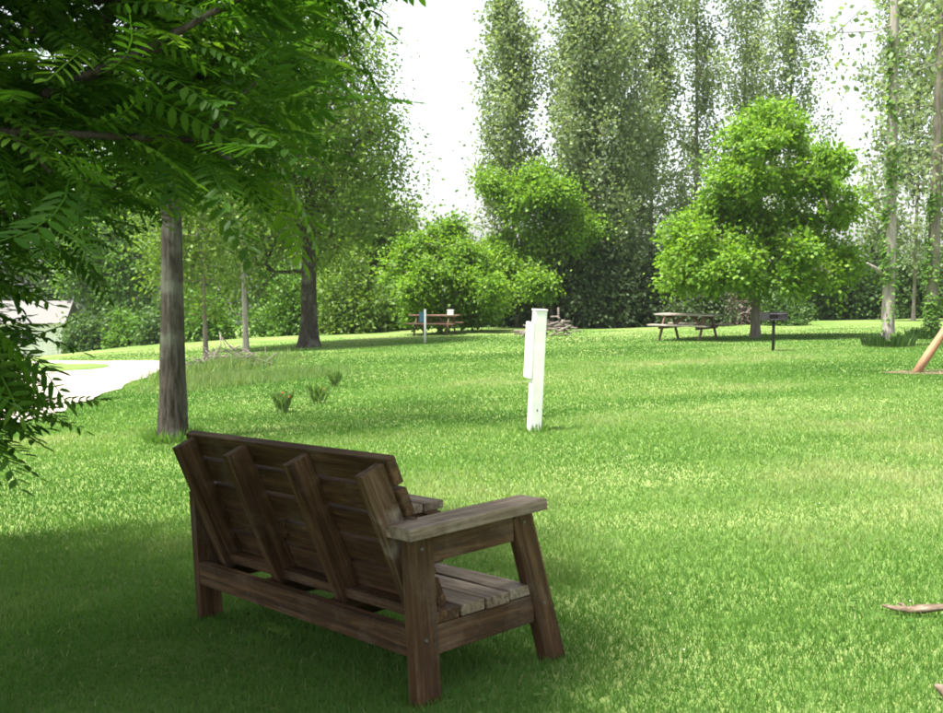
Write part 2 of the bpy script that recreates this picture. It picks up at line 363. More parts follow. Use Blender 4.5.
def tree(name, label, base, height, r0, targets, per, sig, size, leafm, barkm, group=None, cat='tree', seed=0, lean=(0, 0), step=.6, up=.25, r1=.04, r_tip=.01, wid=.62, flat=.45, drop=.3, first=.2, wob=.04, sides=12, flare=.45, trunk_h=None):
    root = empty(name, base, label, cat, group); inv = -np.asarray(base)
    tp, tr = trunk_line(base, trunk_h or height, lean, 16, wob, seed, r0, r1, flare)
    segs, D = grow(tp, tr, targets, step, up, r_tip, first)
    link('trunk', bark_trunk('trunk', tp + inv, tr, max(16, sides * 2), 40, seed=seed), barkm, root)
    limbs(segs, inv, barkm, root)
    P, A, Nn, s, t = scatter_leaves(targets, D, per, sig, size, .35, flat, drop)
    link('crown', leaves_mesh('crown', P + inv, A, Nn, s, t, wid), leafm, root)
    return root

def shrub(name, label, base, rad, n, per, size, leafm, group=None, cat='shrub', stems=5, stemm='twig', sig=.22, top=None, flat=.4):
    """bush: stems from the ground and leaf clumps through its volume"""
    root = empty(name, base, label, cat, group)
    d = unit(rng.normal(size=(n, 3))); d[:, 2] = np.abs(d[:, 2]); r = rng.uniform(.15, 1, n)[:, None] ** .5
    T = d * r * np.asarray(rad) * (1 + .22 * np.sin(d[:, :1] * 5 + d[:, 2:] * 4 + base[1]))
    tp = np.array([[0, 0, -.1], [0, 0, .15], [.02, .02, .3]]); segs, D = grow(tp, [.06, .05, .04], T, max(.25, rad[2] / 5), .15, .007)
    limbs(segs, np.zeros(3), M[stemm], root, 'stem')
    P, A, Nn, s, t = scatter_leaves(T, D, per, sig, size, .35, flat, .25); gnd = gz(P[:, 0] + base[0], P[:, 1] + base[1]) - base[2]
    k = P[:, 2] > gnd + .03
    link('foliage', leaves_mesh('foliage', P[k], A[k], Nn[k], s[k], t[k]), leafm, root)
    return root

def board(name, size, mat, parent, Mx, bev=.004, taper=None, end_skew=(0, 0), seed=None):
    """plank built along its own X, placed by matrix Mx; end_skew slants the two ends in z"""
    l, w, h = size; bm = bmesh.new(); bmesh.ops.create_cube(bm, size=1)
    for v in bm.verts:
        sx = v.co.x; v.co = Vector((v.co.x * l, v.co.y * w, v.co.z * h))
        sk = end_skew[1] if sx > 0 else end_skew[0]; v.co.x += sk * v.co.z
    if bev: bmesh.ops.bevel(bm, geom=bm.edges[:], offset=bev, segments=2, affect='EDGES', profile=.6)
    me = bpy.data.meshes.new(name); bm.to_mesh(me); bm.free()
    o = link(name, me, mat, parent); o.matrix_local = Mx; return o
def along(p0, p1, upv=(0, 0, 1)):
    """matrix whose X runs p0 to p1, Z close to upv, at the midpoint; and the length"""
    p0, p1 = Vector(p0), Vector(p1); x = (p1 - p0).normalized(); y = Vector(upv).cross(x).normalized(); z = x.cross(y)
    m = Matrix((x, y, z)).transposed().to_4x4(); m.translation = (p0 + p1) / 2; return m, (p1 - p0).length

# ------------------------------------------------------------------ ground, drive
def grid_axis(lo, hi, fine_lo, fine_hi, fs, cs):
    return np.concatenate([np.arange(lo, fine_lo, cs), np.arange(fine_lo, fine_hi, fs), np.arange(fine_hi, hi + .1, cs)])
gx = grid_axis(-200, 200, -38, 20, .5, 6); gy = grid_axis(-30, 320, -2, 52, .5, 6)
XX, YY = np.meshgrid(gx, gy); Vg = np.stack([XX, YY, gz(XX, YY)], 2).reshape(-1, 3); nx = len(gx)
ii = (np.arange(len(gy) - 1)[:, None] * nx + np.arange(nx - 1)[None]).ravel()
lawn = link('lawn', mesh_np('lawn', Vg, np.stack([ii, ii + 1, ii + 1 + nx, ii + nx], 1), smooth=True), M['lawn']); tag(lawn, 'mown green lawn sloping away', kind='structure')

def draped(name, outline, mat, dz):
    """a sheet cut to the outline, following the ground"""
    pts = np.array(outline); x0, y0 = pts.min(0); x1, y1 = pts.max(0); bm = bmesh.new()
    vs_ = [bm.verts.new((x, y, 0)) for x, y in pts]; bm.faces.new(vs_)
    for ax, lo, hi in ((0, x0, x1), (1, y0, y1)):
        for c in np.arange(lo + .9, hi, .9):
            co = (c, 0, 0) if ax == 0 else (0, c, 0); no = (1, 0, 0) if ax == 0 else (0, 1, 0)
            bmesh.ops.bisect_plane(bm, geom=bm.verts[:] + bm.edges[:] + bm.faces[:], plane_co=co, plane_no=no)
    for v in bm.verts: v.co.z = float(gz(v.co.x, v.co.y)) + dz
    bmesh.ops.recalc_face_normals(bm, faces=bm.faces[:])
    if sum(f.normal.z for f in bm.faces) < 0: bmesh.ops.reverse_faces(bm, faces=bm.faces[:])
    me = bpy.data.meshes.new(name); bm.to_mesh(me); bm.free(); return link(name, me, mat)
def curve_px(px):
    w = [gp(*p) for p in px]; out = []
    for i in range(len(w) - 1):
        for k in range(4):
            q = w[i].lerp(w[i + 1], k / 4); out.append((q.x + .1 * math.sin(i * 3 + k * 2.1), q.y + .1 * math.cos(i * 2 + k)))
    return out
drive_outline = curve_px([(-260, 520), (-120, 468), (-20, 436), (60, 412), (105, 394), (148, 377), (164, 370), (172, 365), (172, 361.5), (150, 361), (110, 361), (-260, 363), (-260, 519)])
drive = draped('gravel_drive', drive_outline, M['gravel'], .012)
tag(drive, 'pale gravel drive curving past the trees', kind='structure')
island_outline = curve_px([(-200, 376), (20, 373), (62, 371.5), (92, 370), (108, 367.5), (112, 366), (100, 364.6), (60, 364), (0, 364.5), (-200, 367)])
isl = draped('grass_island', island_outline, M['lawn'], .02)
tag(isl, 'strip of grass inside the drive', kind='structure')

# ------------------------------------------------------------------ grass
def inside(x, y, poly):
    r = np.zeros(len(x), bool); n = len(poly)
    for i in range(n):
        (xa, ya), (xb, yb) = poly[i], poly[i - 1]
        if ya == yb: continue
        r ^= ((ya > y) != (yb > y)) & (x < (xb - xa) * (y - ya) / (yb - ya) + xa)
    return r
def blades(n, y0, y1, h, half=.62):
    u = rng.uniform(0, 1, n); y = (y0 ** .4 + u * (y1 ** .4 - y0 ** .4)) ** 2.5; k = rng.uniform(0, 1, n) > np.clip((y - 20) / (y1 - 20), 0, 1); y = y[k]
    n = len(y); x = rng.uniform(-1, 1, n) * (half * y + .3)
    keep = ~inside(x, y, drive_outline) | inside(x, y, island_outline)      # none on the gravel
    x, y = x[keep], y[keep]; n = len(x)
    pn = .6 * vnoise(x, y, 1.3, 1) + .4 * vnoise(x, y, .35, 2); lo = vnoise(x, y, 3.5, 4)
    w = .0052 * (y / 3.6) ** .85
    hh = h * rng.uniform(.65, 1.15, n) * (.7 + .7 * pn); ww = w * rng.uniform(.7, 1.3, n)
    a = rng.uniform(0, 2 * math.pi, n); l = rng.uniform(0, 2 * math.pi, n); lean = hh * rng.uniform(.15, .9, n)
    P = np.stack([x, y, gz(x, y) - .004], 1); s = np.stack([np.cos(a), np.sin(a), 0 * a], 1) * ww[:, None] / 2
    tip = P + np.stack([np.cos(l) * lean, np.sin(l) * lean, hh], 1)
    c, q = math.cos(R(28)), math.sin(R(28)); st = vnoise((x * c + y * q), (-x * q + y * c) * 8, 7.0, 12)
    tone = np.clip(.25 + .38 * (st - .5) + .55 * (pn - .5) + .75 * (lo - .5) + rng.normal(0, .085, n), 0, .85); tone = tone + .28 * np.clip(vnoise(x, y, 1.1, 21) + .4 * vnoise(x, y, .3, 22) - 1.0, 0, .5) * 2 - .30 * np.clip(vnoise(x, y, .8, 25) - .6, 0, 1); tone = np.clip(tone, 0, 1); dry = rng.uniform(0, 1, n) < .014; tone[dry] = rng.uniform(.75, 1, dry.sum())
    return np.stack([P - s, P + s, tip], 1).reshape(-1, 3), np.repeat(tone, 3)
Vb, Tb = blades(900000, 2.4, 42, .033)
tag(link('grass', mesh_np('grass', Vb, np.arange(len(Vb)).reshape(-1, 3), Tb), M['blade']), 'short mown grass blades covering the lawn', 'grass', kind='stuff')
# clover heads and pale clippings speckling the lawn
def specks(n):
    y = np.sqrt(rng.uniform(2.8 ** 2, 20 ** 2, n)); x = rng.uniform(-.3, .6, n) * y; z = gz(x, y) + rng.uniform(.03, .06, n)
    P = np.stack([x, y, z], 1); r = .0042 + 0 * y[:, None] * rng.uniform(.7, 1.3, (n, 1))
    o = np.array([[1, 0, 0], [0, 1, 0], [-1, 0, 0], [0, -1, 0], [0, 0, 1], [0, 0, -1]], float)
    V = (P[:, None] + o[None] * r[:, None]).reshape(-1, 3); f = np.array([[0, 1, 4], [1, 2, 4], [2, 3, 4], [3, 0, 4], [1, 0, 5], [2, 1, 5], [3, 2, 5], [0, 3, 5]])
    return mesh_np('clover', V, (f[None] + (np.arange(n) * 6)[:, None, None]).reshape(-1, 3))
tag(link('clover', specks(110), M['clover']), 'tiny white clover heads scattered through the lawn', 'clover', kind='stuff')

# low broad-leaved weeds in loose patches
n = 9000; y = np.sqrt(rng.uniform(2.6 ** 2, 13 ** 2, n)); x = rng.uniform(-.6, .6, n) * y; k = vnoise(x, y, .55, 31) + .35 * vnoise(x, y, 2.5, 33) > .93; x, y = x[k], y[k]; n = len(x)
a = rng.uniform(0, 6.283, n); P = np.stack([x, y, gz(x, y) + rng.uniform(.012, .035, n)], 1)
tag(link('weeds', leaves_mesh('weeds', P, np.stack([np.cos(a), np.sin(a), .25 + 0 * a], 1), np.array([0, 0, 1.]) + rng.normal(0, .25, (n, 3)), rng.uniform(.018, .045, n), rng.uniform(.0, .55, n), .7), M['blade']), 'broad-leaved weeds growing among the grass', 'weeds', kind='stuff')
# ------------------------------------------------------------------ the bench
a_ = R(48.268); Rb = Matrix.Rotation(R(-1.34), 4, 'X') @ Matrix.Rotation(R(-2.89), 4, 'Y') @ Matrix.Rotation(-a_, 4, 'Z')
bench = empty('garden_bench', (0, 0, 0), 'dark brown wooden slatted bench with wide arms on the shaded lawn', 'bench')
bench.matrix_world = Matrix.Translation((-.177, 3.431, float(gz(-.177, 3.431)))) @ Rb
LB = 1.545; ZA = .573; T_ = .045
def bb(name, p0, p1, w, h, mat, upv=(0, 0, 1), skew=(0, 0), bev=.004, parent=None):
    m, l = along(p0, p1, upv); return board(name, (l, w, h), M[mat], parent or bench, m, bev, end_skew=skew)
fs = (.569 - .71) / ZA      # the front legs lean back
for u0, out in ((-T_ / 2, 1), (-LB + T_ / 2, -1)):
    lg = bb('leg', (u0, .052, -.03), (u0, .052, ZA), T_, .104, 'bench', (0, 1, 0))
    v0, v1 = .71 - .05 - fs * -.03, .569 - .05
    fl = bb('leg', (u0, .66 + .007, -.03), (u0, .519, ZA), T_, .098, 'bench', (0, 1, 0), skew=(.235, .235))
    for zz, vv in ((.53, .05), (.22, .05)):
        pass
    bb('side_rail', (u0, .105, .21), (u0, .56, .21), T_ * .84, .10, 'bench')
    bb('arm_rail', (u0, .105, .522), (u0, .478, .522), T_ * .84, .098, 'bench')
    ua = u0 + out * ((.053 if out > 0 else .0) + T_ / 2) - out * .072
    bb('armrest', (ua, -.035 if out > 0 else .05, ZA + .0215), (ua, .60, ZA + .0215), .144, .041, 'bench_worn', bev=.006)
bb('rear_rail', (-LB + T_ + .001, .022, .217), (-T_ - .001, .022, .217), .04, .098, 'bench')
bb('front_rail', (-LB + T_ + .001, .585, .21), (-T_ - .001, .585, .21), .04, .098, 'bench')
for k in range(4):
    v = .15 + k * .116
    bb('seat_slat', (-LB + .004, v, .281 + .002 * (k % 2)), (-.004 + .003 * (k % 3), v, .281 + .002 * (k % 2)), .106, .038, 'bench_worn' if k else 'bench')  # rearmost slat takes the darker wood to paint in shade under the back
for u in (-LB * .36, -LB * .66): bb('seat_bearer', (u, .045, .215), (u, .564, .215), .04, .088, 'bench')
# leaning back: braces behind, boards in front
top = Vector((0, .007, .845)); bot = Vector((0, .201, .306)); dn = (bot - top).normalized(); nb = Vector((0, dn.z, -dn.y))   # nb points to the rear
if nb.y > 0: nb = -nb
BL = (bot - top).length; th = .038; bd = .098
for u in (-.10, -.545, -.985, -1.415):
    p0 = top + nb * (th + bd / 2 + .001) + dn * .012; p1 = p0 + dn * (BL + .02); p0.x = p1.x = u
    bb('back_brace', p0, p1, .042, bd, 'bench_rot' if u == -.10 else 'bench', nb)
for k in range(1, 5):      # the small table built in between the two seats
    v = .13 + k * .107; bb('table_plank', (-.965, v, .528), (-.545, v, .528), .099, .034, 'bench_worn')
for u in (-.575, -.935):
    bb('table_apron', (u, .09, .472), (u, .585, .472), .036, .072, 'bench'); bb('table_post', (u + .038, .535, .302), (u + .038, .535, .510), .038, .07, 'bench', (0, 1, 0))
nbd = 5; hb = (BL + .018) / nbd - .018
for k in range(nbd):
    c = top + dn * (hb / 2 + k * (hb + .018)) + nb * (th / 2)
    p0 = c.copy(); p1 = c.copy(); p0.x = -LB + .058 + .004 * (k % 2); p1.x = -.058 - .003 * ((k + 1) % 2)
    bb('back_slat', p0, p1, hb, th, 'bench', nb)
def bolt(p, nrm, parent=bench):
    bm = bmesh.new(); bmesh.ops.create_cone(bm, cap_ends=True, segments=8, radius1=.007, radius2=.005, depth=.005); me = bpy.data.meshes.new('bolt'); bm.to_mesh(me); bm.free()
    o = link('bolt', me, M['bolt'], parent); o.matrix_local = Matrix.Translation(p) @ Vector(nrm).to_track_quat('Z', 'Y').to_matrix().to_4x4()
for p in ((.003, .05, .53), (.003, .05, .22), (.003, .525, .535), (.003, .61, .22)): bolt(p, (1, 0, 0))

# ------------------------------------------------------------------ white post with its board
p = gp(534, 432); post = empty('sign_post', p, 'white painted square post with a white board on its side, standing on open lawn', 'post')
post.rotation_euler = (0, R(2.6), R(14))
def pb(name, parent, size, c, mat, rot=(0, 0, 0), bev=.004):
    m = Matrix.Translation(c) @ Euler(rot).to_matrix().to_4x4(); return board(name, size, M[mat], parent, m, bev)
pb('post', post, (1.31, .118, .118), (0, 0, .555), 'white', (0, R(-90), 0), .006)
pb('cap', post, (.13, .13, .016), (0, 0, 1.219), 'white')
pb('sign_board', post, (.56, .24, .022), (-.0715, .06, .815), 'white', (0, R(-90), 0))
for z in (.22, .07): 
    bm = bmesh.new(); bmesh.ops.create_icosphere(bm, subdivisions=1, radius=.009); me = bpy.data.meshes.new('knot'); bm.to_mesh(me); bm.free()
    o = link('knot', me, M['black'], post); o.location = (.005, -.058, z); o.scale = (1, .3, 2.2)

# ------------------------------------------------------------------ picnic tables
def picnic(loc, rz, label, group, tm='table_top'):
    t = empty('picnic_table', loc, label, 'picnic table', group); t.rotation_euler = (0, 0, rz)
    def q(n, p0, p1, w, h, m, upv=(0, 0, 1)): mm, l = along(p0, p1, upv); return board(n, (l, w, h), M[m], t, mm, .004)
    for k in range(5): q('top_plank', (-.92, -.30 + k * .15, .745), (.92, -.30 + k * .15, .745), .14, .04, tm)
    for s in (-1, 1):
        for k in range(2): q('seat_plank', (-.92, s * (.62 + .135 * k), .45), (.92, s * (.62 + .135 * k), .45), .127, .04, tm)
        x = s * .62
        for e in (-1, 1): q('leg', (x, e * .66, -.03), (x, e * .24, .724), .04, .095, 'table', (0, 1, 0))
        q('seat_beam', (x - s * .042, -.76, .382), (x - s * .042, .76, .382), .04, .09, 'table'); q('top_beam', (x - s * .042, -.35, .68), (x - s * .042, .35, .68), .04, .085, 'table')
        q('brace', (x - s * .07, 0, .36), (s * .08, 0, .715), .04, .09, 'table')
    return t
p = gp(688, 340); picnic(p, R(-36), 'brown wooden picnic table with paler top standing left of the black grill', 'picnic tables')
p = gp(434, 336.2); p.y += 1.0; p.z = float(gz(p.x, p.y)); far_table = picnic(p, R(-14), 'distant brown picnic table under the low bright maple', 'picnic tables', 'table')  # darker wood on top and seats stands in for shade on this table
p2 = far_table.matrix_basis @ Vector((.62, -.05, .767))
cool = empty('cooler_box', p2, 'small white cooler box on the distant picnic table', 'cooler'); cool.rotation_euler = (0, 0, R(-10)); cool.scale = (.75,) * 3
pb('body', cool, (.30, .22, .20), (0, 0, .10), 'white', bev=.015); pb('lid', cool, (.32, .24, .05), (0, 0, .226), 'white', bev=.012)

# ------------------------------------------------------------------ grill on its post
p = gp(773, 351); g = empty('charcoal_grill', p, 'black iron park grill on a single post beside the maple', 'grill'); g.rotation_euler = (0, 0, R(20))
link('post', tube_mesh('post', [(0, 0, -.05), (0, 0, .35), (0, 0, .70)], [.035] * 3, 12), M['black'], g)
bm = bmesh.new()
def addbox(bm, c, s):
    r = bmesh.ops.create_cube(bm, size=1)['verts']
    for v in r: v.co = Vector((v.co.x * s[0] + c[0], v.co.y * s[1] + c[1], v.co.z * s[2] + c[2]))
addbox(bm, (0, 0, .71), (.50, .38, .02)); addbox(bm, (0, .18, .80), (.50, .015, .16)); addbox(bm, (-.245, -.008, .80), (.012, .36, .16)); addbox(bm, (.245, -.008, .80), (.012, .36, .16))
me = bpy.data.meshes.new('firebox'); bm.to_mesh(me); bm.free(); link('firebox', me, M['black'], g)
gr = empty  # grate bars
for k in range(9): link('grate_bar', tube_mesh('grate_bar', [(-.235 + k * .0587, -.22, .845), (-.235 + k * .0587, 0, .845), (-.235 + k * .0587, .17, .845)], [.007] * 3, 6), M['black'], g)
link('handle', tube_mesh('handle', [(-.10, -.22, .845), (-.10, -.32, .845), (.10, -.32, .845), (.10, -.22, .845)], [.008] * 4, 6), M['black'], g)

# ------------------------------------------------------------------ thin marker with blue panel
p = gp(425, 343); mk = empty('marker_post', p, 'thin white pole with a small blue panel standing on the lawn', 'marker')
link('pole', tube_mesh('pole', [(0, 0, -.05), (.004, 0, .5), (.0, 0, 1.05)], [.04, .038, .036], 10), M['white'], mk)
pb('panel', mk, (.17, .012, .32), (-.095, -.03, .80), 'blue', (0, 0, R(12))); pb('bracket', mk, (.10, .02, .03), (-.03, -.012, .86), 'white')

# ------------------------------------------------------------------ wooden swing frame, mostly out of the picture
b1 = gp(915, 373); sw = empty('swing_frame', b1, 'reddish timber leg of a swing frame slanting up from a bare patch', 'swing')
def rel(x, y, z): return (x, y, z)
ap = Vector((1.50, .40, 2.0)); b2 = Vector((2.2, 1.1, 0)); far = Vector((-1.35, 2.8, 0)) * -1
def log(n, p0, p1, r, par=sw):
    p0, p1 = Vector(p0), Vector(p1); pts = [p0.lerp(p1, k / 5) for k in range(6)]
    m, l = along(p0, p1, (0, .3, 1)); me = tube_mesh(n, [(-l / 2 + l * k / 6, 0, 0) for k in range(7)], [r * (1 + .05 * math.sin(k * 2)) for k in range(7)], 10, .05, seed=3); o = link(n, me, M['log'], par); o.matrix_local = m
z2 = float(gz(b1.x + b2.x, b1.y + b2.y)) - b1.z
log('leg', (-.03, 0, -.08), ap + Vector((.02, 0, .06)), .068); log('leg', (b2.x, b2.y, z2 - .08), ap + Vector((.02, .1, .06)), .068)
e2 = ap + Vector((1.3, -2.9, 0))
log('top_beam', ap, e2, .075)
for dx, dy in ((-1.05, -.55), (1.15, .55)):
    log('leg', (e2.x + dx, e2.y + dy, float(gz(b1.x + e2.x + dx, b1.y + e2.y + dy)) - b1.z - .08), e2 + Vector((0, .05, .06)), .068)
soil = draped('bare_patch', [(b1.x + .5 * math.cos(t) * (1.6 + .25 * math.sin(3 * t)) + .35, b1.y + .55 * math.sin(t) * (1 + .2 * math.cos(2 * t)) - .05) for t in np.linspace(0, 6.28, 25)[:-1]], M['soil'], .012)
tag(soil, 'worn bare soil under the swing', kind='structure')

# ------------------------------------------------------------------ bits of wood on the grass
def driftwood(name, a, b, r, label, seed, sub):
    root = empty(name, a, label, 'stick', 'dead wood on the lawn'); d = b - a; rs = np.random.default_rng(seed)
    pts = [Vector((d.x * t, d.y * t, .035 + float(gz(a.x + d.x * t, a.y + d.y * t)) - a.z + .012 * math.sin(t * 7 + seed))) for t in np.linspace(0, 1, 9)]
    rad = [r * q for q in (.35, .75, 1.0, 1.25, .95, .9, .8, .75, .5)]
    link('stick', tube_mesh('stick', pts, rad, 9, .25, seed=seed), M['driftwood'], root)
    for k, (t0, dx, dy, l) in enumerate(sub):
        q = pts[t0]; e = q + Vector((dx, dy, .01)); link('splinter', tube_mesh('splinter', [q, q.lerp(e, .5) + Vector((0, 0, .012)), e], [r * .5, r * .45, r * .2], 6, .2, seed=seed + k), M['driftwood'], root)
driftwood('fallen_stick', gp(882, 616), gp(985, 622), .015, 'bleached split stick lying on sunny grass', 3, [(3, .22, -.05, 0), (2, -.02, .06, 0)])
driftwood('fallen_stick', gp(934, 700), gp(975, 712), .017, 'short bleached wood fragment, smaller than the split stick', 8, [(3, .06, -.05, 0)])

# ------------------------------------------------------------------ white shed beyond the drive
b = pp(62, 354, 62); bz = float(gz(b.x, b.y)); sh = empty('shed', (b.x, b.y, bz), 'white clapboard outbuilding with grey roof half hidden by leaves beyond the drive', 'building'); sh.rotation_euler = (0, 0, R(8))
wl = CAMZ + ray(62, 323)[2] * 62 - bz
for k in range(int(wl / .16) + 1):
    m = Matrix.Translation((-2.6, 0, .08 + k * .16)); board('clapboard', (5.2, .03, .165), M['white'], sh, m @ Matrix.Rotation(R(6), 4, 'X'), .002)
    m = Matrix.Translation((0, 1.9, .08 + k * .16)) @ Matrix.Rotation(R(90), 4, 'Z'); board('clapboard', (3.8, .03, .165), M['white'], sh, m @ Matrix.Rotation(R(-6), 4, 'X'), .002)
bm = bmesh.new(); addbox(bm, (-2.6, 1.9, wl / 2), (5.16, 3.76, wl)); me = bpy.data.meshes.new('core'); bm.to_mesh(me); bm.free(); link('core', me, M['white'], sh)
pb('corner_board', sh, (wl + .1, .12, .12), (.0, .0, wl / 2), 'white', (0, R(-90), 0))
bm = bmesh.new(); f = [bm.verts.new(c) for c in ((.3, -.35, wl), (.3, 4.15, wl), (.3, 1.9, wl + 1.25), (-5.5, -.35, wl), (-5.5, 4.15, wl), (-5.5, 1.9, wl + 1.25))]
for q in ((0, 1, 2), (3, 5, 4), (0, 2, 5, 3), (2, 1, 4, 5), (1, 0, 3, 4)): bm.faces.new([f[i] for i in q])
bmesh.ops.recalc_face_normals(bm, faces=bm.faces[:]); me = bpy.data.meshes.new('roof'); bm.to_mesh(me); bm.free(); link('roof', me, M['roof'], sh)
wn = pb('window', sh, (.9, .03, .9), (-2.2, -.03, wl * .58), 'black'); pb('frame', wn, (1.04, .03, .06), (0, -.012, .47), 'white'); pb('frame', wn, (1.04, .03, .06), (0, -.012, -.47), 'white'); pb('glazing_bar', wn, (.04, .02, .9), (0, -.02, 0), 'white')

# ------------------------------------------------------------------ TREE A: overhanging pinnate-leaved tree, trunk left of the picture
bA = Vector((-4.3, 2.9, float(gz(-4.3, 2.9))))
trA = empty('shade_tree', bA, 'overhanging tree with dark feathery compound leaves shading the bench', 'tree')
bnd = np.array([(-400, 520), (-60, 410), (0, 400), (14, 392), (20, 300), (40, 262), (100, 218), (170, 198), (235, 184), (300, 132), (328, 55), (345, -30), (355, -160)])
def viewT(n, x0, x1, y0, d0, d1, slack=0, pw=1.0):
    out = []
    while len(out) < n:
        px, py, d = rng.uniform(x0, x1), rng.uniform(y0, 480), d0 + (d1 - d0) * rng.uniform() ** pw
        if py > np.interp(px, bnd[:, 0], bnd[:, 1]) - 12 - slack: continue
        if -45 < px < 120 and 245 < py < 376 and rng.uniform() < .985: continue
        out.append(pp(px, py, d))
    return np.array([tuple(v) for v in out])
TA = [viewT(100, -220, 330, -160, 2.6, 3.6), viewT(350, -260, 360, -190, 3.2, 6.2), viewT(45, -130, 14, 366, 2.9, 4.0), viewT(6, -90, -40, 290, 3.0, 4.0)]
ell = blob_targets(500, (-3.5, 2.2, 4.9), (2.6, 3.5, 2.3), .5)
px, py, dep = px_of(ell); inview = (dep > .4) & (px > -120) & (px < W + 150) & (py > -160)
ell = ell[~inview & (ell[:, 2] > 2.1)]; TA = np.concatenate(TA + [ell]); inv = -np.asarray(bA)
tpA, trrA = trunk_line(bA, 4.6, (.6, .2), 14, .03, 2, .19, .07)
segs, DA = grow(tpA, trrA, TA, .35, .18, .0045, .3)
link('trunk', bark_trunk('trunk', tpA + inv, trrA, 40, 70, seed=4), M['bark'], trA)
limbs(segs, inv, M['bark'], trA)
rs = np.random.default_rng(9)
def curl(t, c):
    V, Q, T = t; V = V.copy(); V[:, 1] += c * V[:, 0] ** 2; V[:, 2] += .25 * c * V[:, 0] * V[:, 1]; return V, Q, T
tempsA = [compound(nl, .29, ll, dr, True, rs) for nl, ll, dr in ((19, .066, .3), (21, .060, .5), (17, .070, .8), (21, .058, .12), (15, .072, .4), (19, .062, 1.0), (17, .064, -.15), (21, .066, .6), (13, .068, .35))]
tempsA = [curl(t, c) for t, c in zip(tempsA, (0, 1.0, -1.1, .6, -.5, 1.6, -1.7, .3, -.2))]
def comp_place(T, D, per, spread, lead=np.zeros(3)):
    n = len(T) * per; own = np.repeat(np.arange(len(T)), per)
    f = rng.uniform(-.28, .02, n)[:, None]; P = T[own] + D[own] * f + rng.normal(0, spread, (n, 3))
    A = rng.normal(size=(n, 3)) * np.array([.75, .75, .25]) + D[own] * .8 + lead + np.array([0, 0, -.08]); up = np.array([0, 0, 1.]) + rng.normal(0, .26, (n, 3))
    tone = np.clip(.45 + rng.normal(0, .18, n) + rng.normal(0, .1, len(T))[own], 0, 1); return P, frames(A, up), rng.uniform(.5, 1.08, n), tone, unit(A)
P, Rm, sc, tone, AA = comp_place(TA, DA, 15, .06, np.array([.6, -.1, -.08]))
px, py, dep = px_of(P + AA * .12)
vis = (dep > 2.2) & (px > 5) & (px < W) & (py > 5) & (py < H)
keep = ~((dep > 0) & (dep < 2.2) & (px > -150) & (px < W + 150) & (py > -150))       # none right in front of the lens
big = np.where(vis, sc / np.maximum(dep, .1), 0); order = np.argsort(-big)[:290]; single = np.zeros(len(P), bool); single[order] = True
rest = keep & ~single
cr = link('crown', compound_mesh('crown', P[rest] + inv, Rm[rest], sc[rest], tone[rest], tempsA), M['ash'], trA)
tag(cr, kind='stuff')
tm = []
for k, (V, Q, T) in enumerate(tempsA):
    for dt in (-.22, 0, .25):
        me = mesh_np('leaf', V, Q, (T * .6 + .2 + dt).clip(0, 1)); me.materials.append(M['ash']); tm.append(me)
for i in order:
    m = Matrix(Rm[i].tolist()).to_4x4(); m = Matrix.Translation(Vector(P[i] + inv)) @ m @ Matrix.Scale(float(sc[i]), 4)
    o = bpy.data.objects.new('leaf', tm[int(rng.integers(0, 9)) * 3 + int(np.clip((tone[i] - .25) / .2, 0, 2))]); col.objects.link(o); o.parent = trA; o.matrix_local = m

# ------------------------------------------------------------------ TREE B: trunk behind the bench
bB = gp(173, 441)
trB = empty('lawn_tree', bB, 'tree with a straight brown trunk on the lawn behind the bench end', 'tree'); inv = -np.asarray(bB)
TB = blob_targets(170, (bB.x - .2, bB.y + .3, 5.4), (2.3, 2.2, 3.2), .45)
px, py, dep = px_of(TB); TB = TB[(py < 205 + 25 * np.sin(px * .05)) & (px < 350)]
tpB, trrB = trunk_line(bB, 6.4, (.12, .1), 18, .02, 6, .132, .05, .22)
segs, DB = grow(tpB, trrB, TB, .45, .2, .006, .36)
link('trunk', bark_trunk('trunk', tpB + inv, trrB, 56, 110, .09, seed=7), M['bark'], trB)
limbs(segs, inv, M['bark'], trB)
tempsB = [compound(nl, .27, .075, dr, False, rs) for nl, dr in ((11, .3), (13, .55), (11, .8))]
P, Rm, sc, tone, AA = comp_place(TB, DB, 8, .12)
tag(link('crown', compound_mesh('crown', P + inv, Rm, sc * 1.05, tone, tempsB), M['ash2'], trB), kind='stuff')
# suckers at the foot of the trunk
# ------------------------------------------------------------------ other trees
def at_ground(px, dist):
    x = ray(px, 300)[0] * dist; return Vector((x, dist, float(gz(x, dist))))
bC = gp(309, 347)
TC = blob_targets(520, (bC.x - .2, bC.y, bC.z + 7.4), (4.5, 3.8, 6.0), .5)
px, py, dep = px_of(TC); TC = TC[(px < np.interp(py, [-80, 0, 60, 150, 220], [335, 360, 383, 404, 412])) & (py < 318 - .0 * px) & ~((np.abs(px - 310) < 25) & (py > 262))]
tree('broad_tree', 'large pale green tree with a thick dark trunk at the lawn edge', bC, 9.5, .29, TC, 130, .42, .145, M['willow'], M['bark'], seed=21, first=.3, r_tip=.014, step=.8, wid=.5)
# birch-like pale thin trunk
b = gp(246, 352); tb = blob_targets(60, (b.x - .4, b.y, b.z + 6.2), (2.2, 2.0, 3.2)); 
tree('birch_tree', 'slender tree with a thin pale trunk beside the brush', b, 7.5, .085, tb, 85, .40, .14, M['willow'], M['bark_pale'], seed=22, first=.35, r_tip=.01)

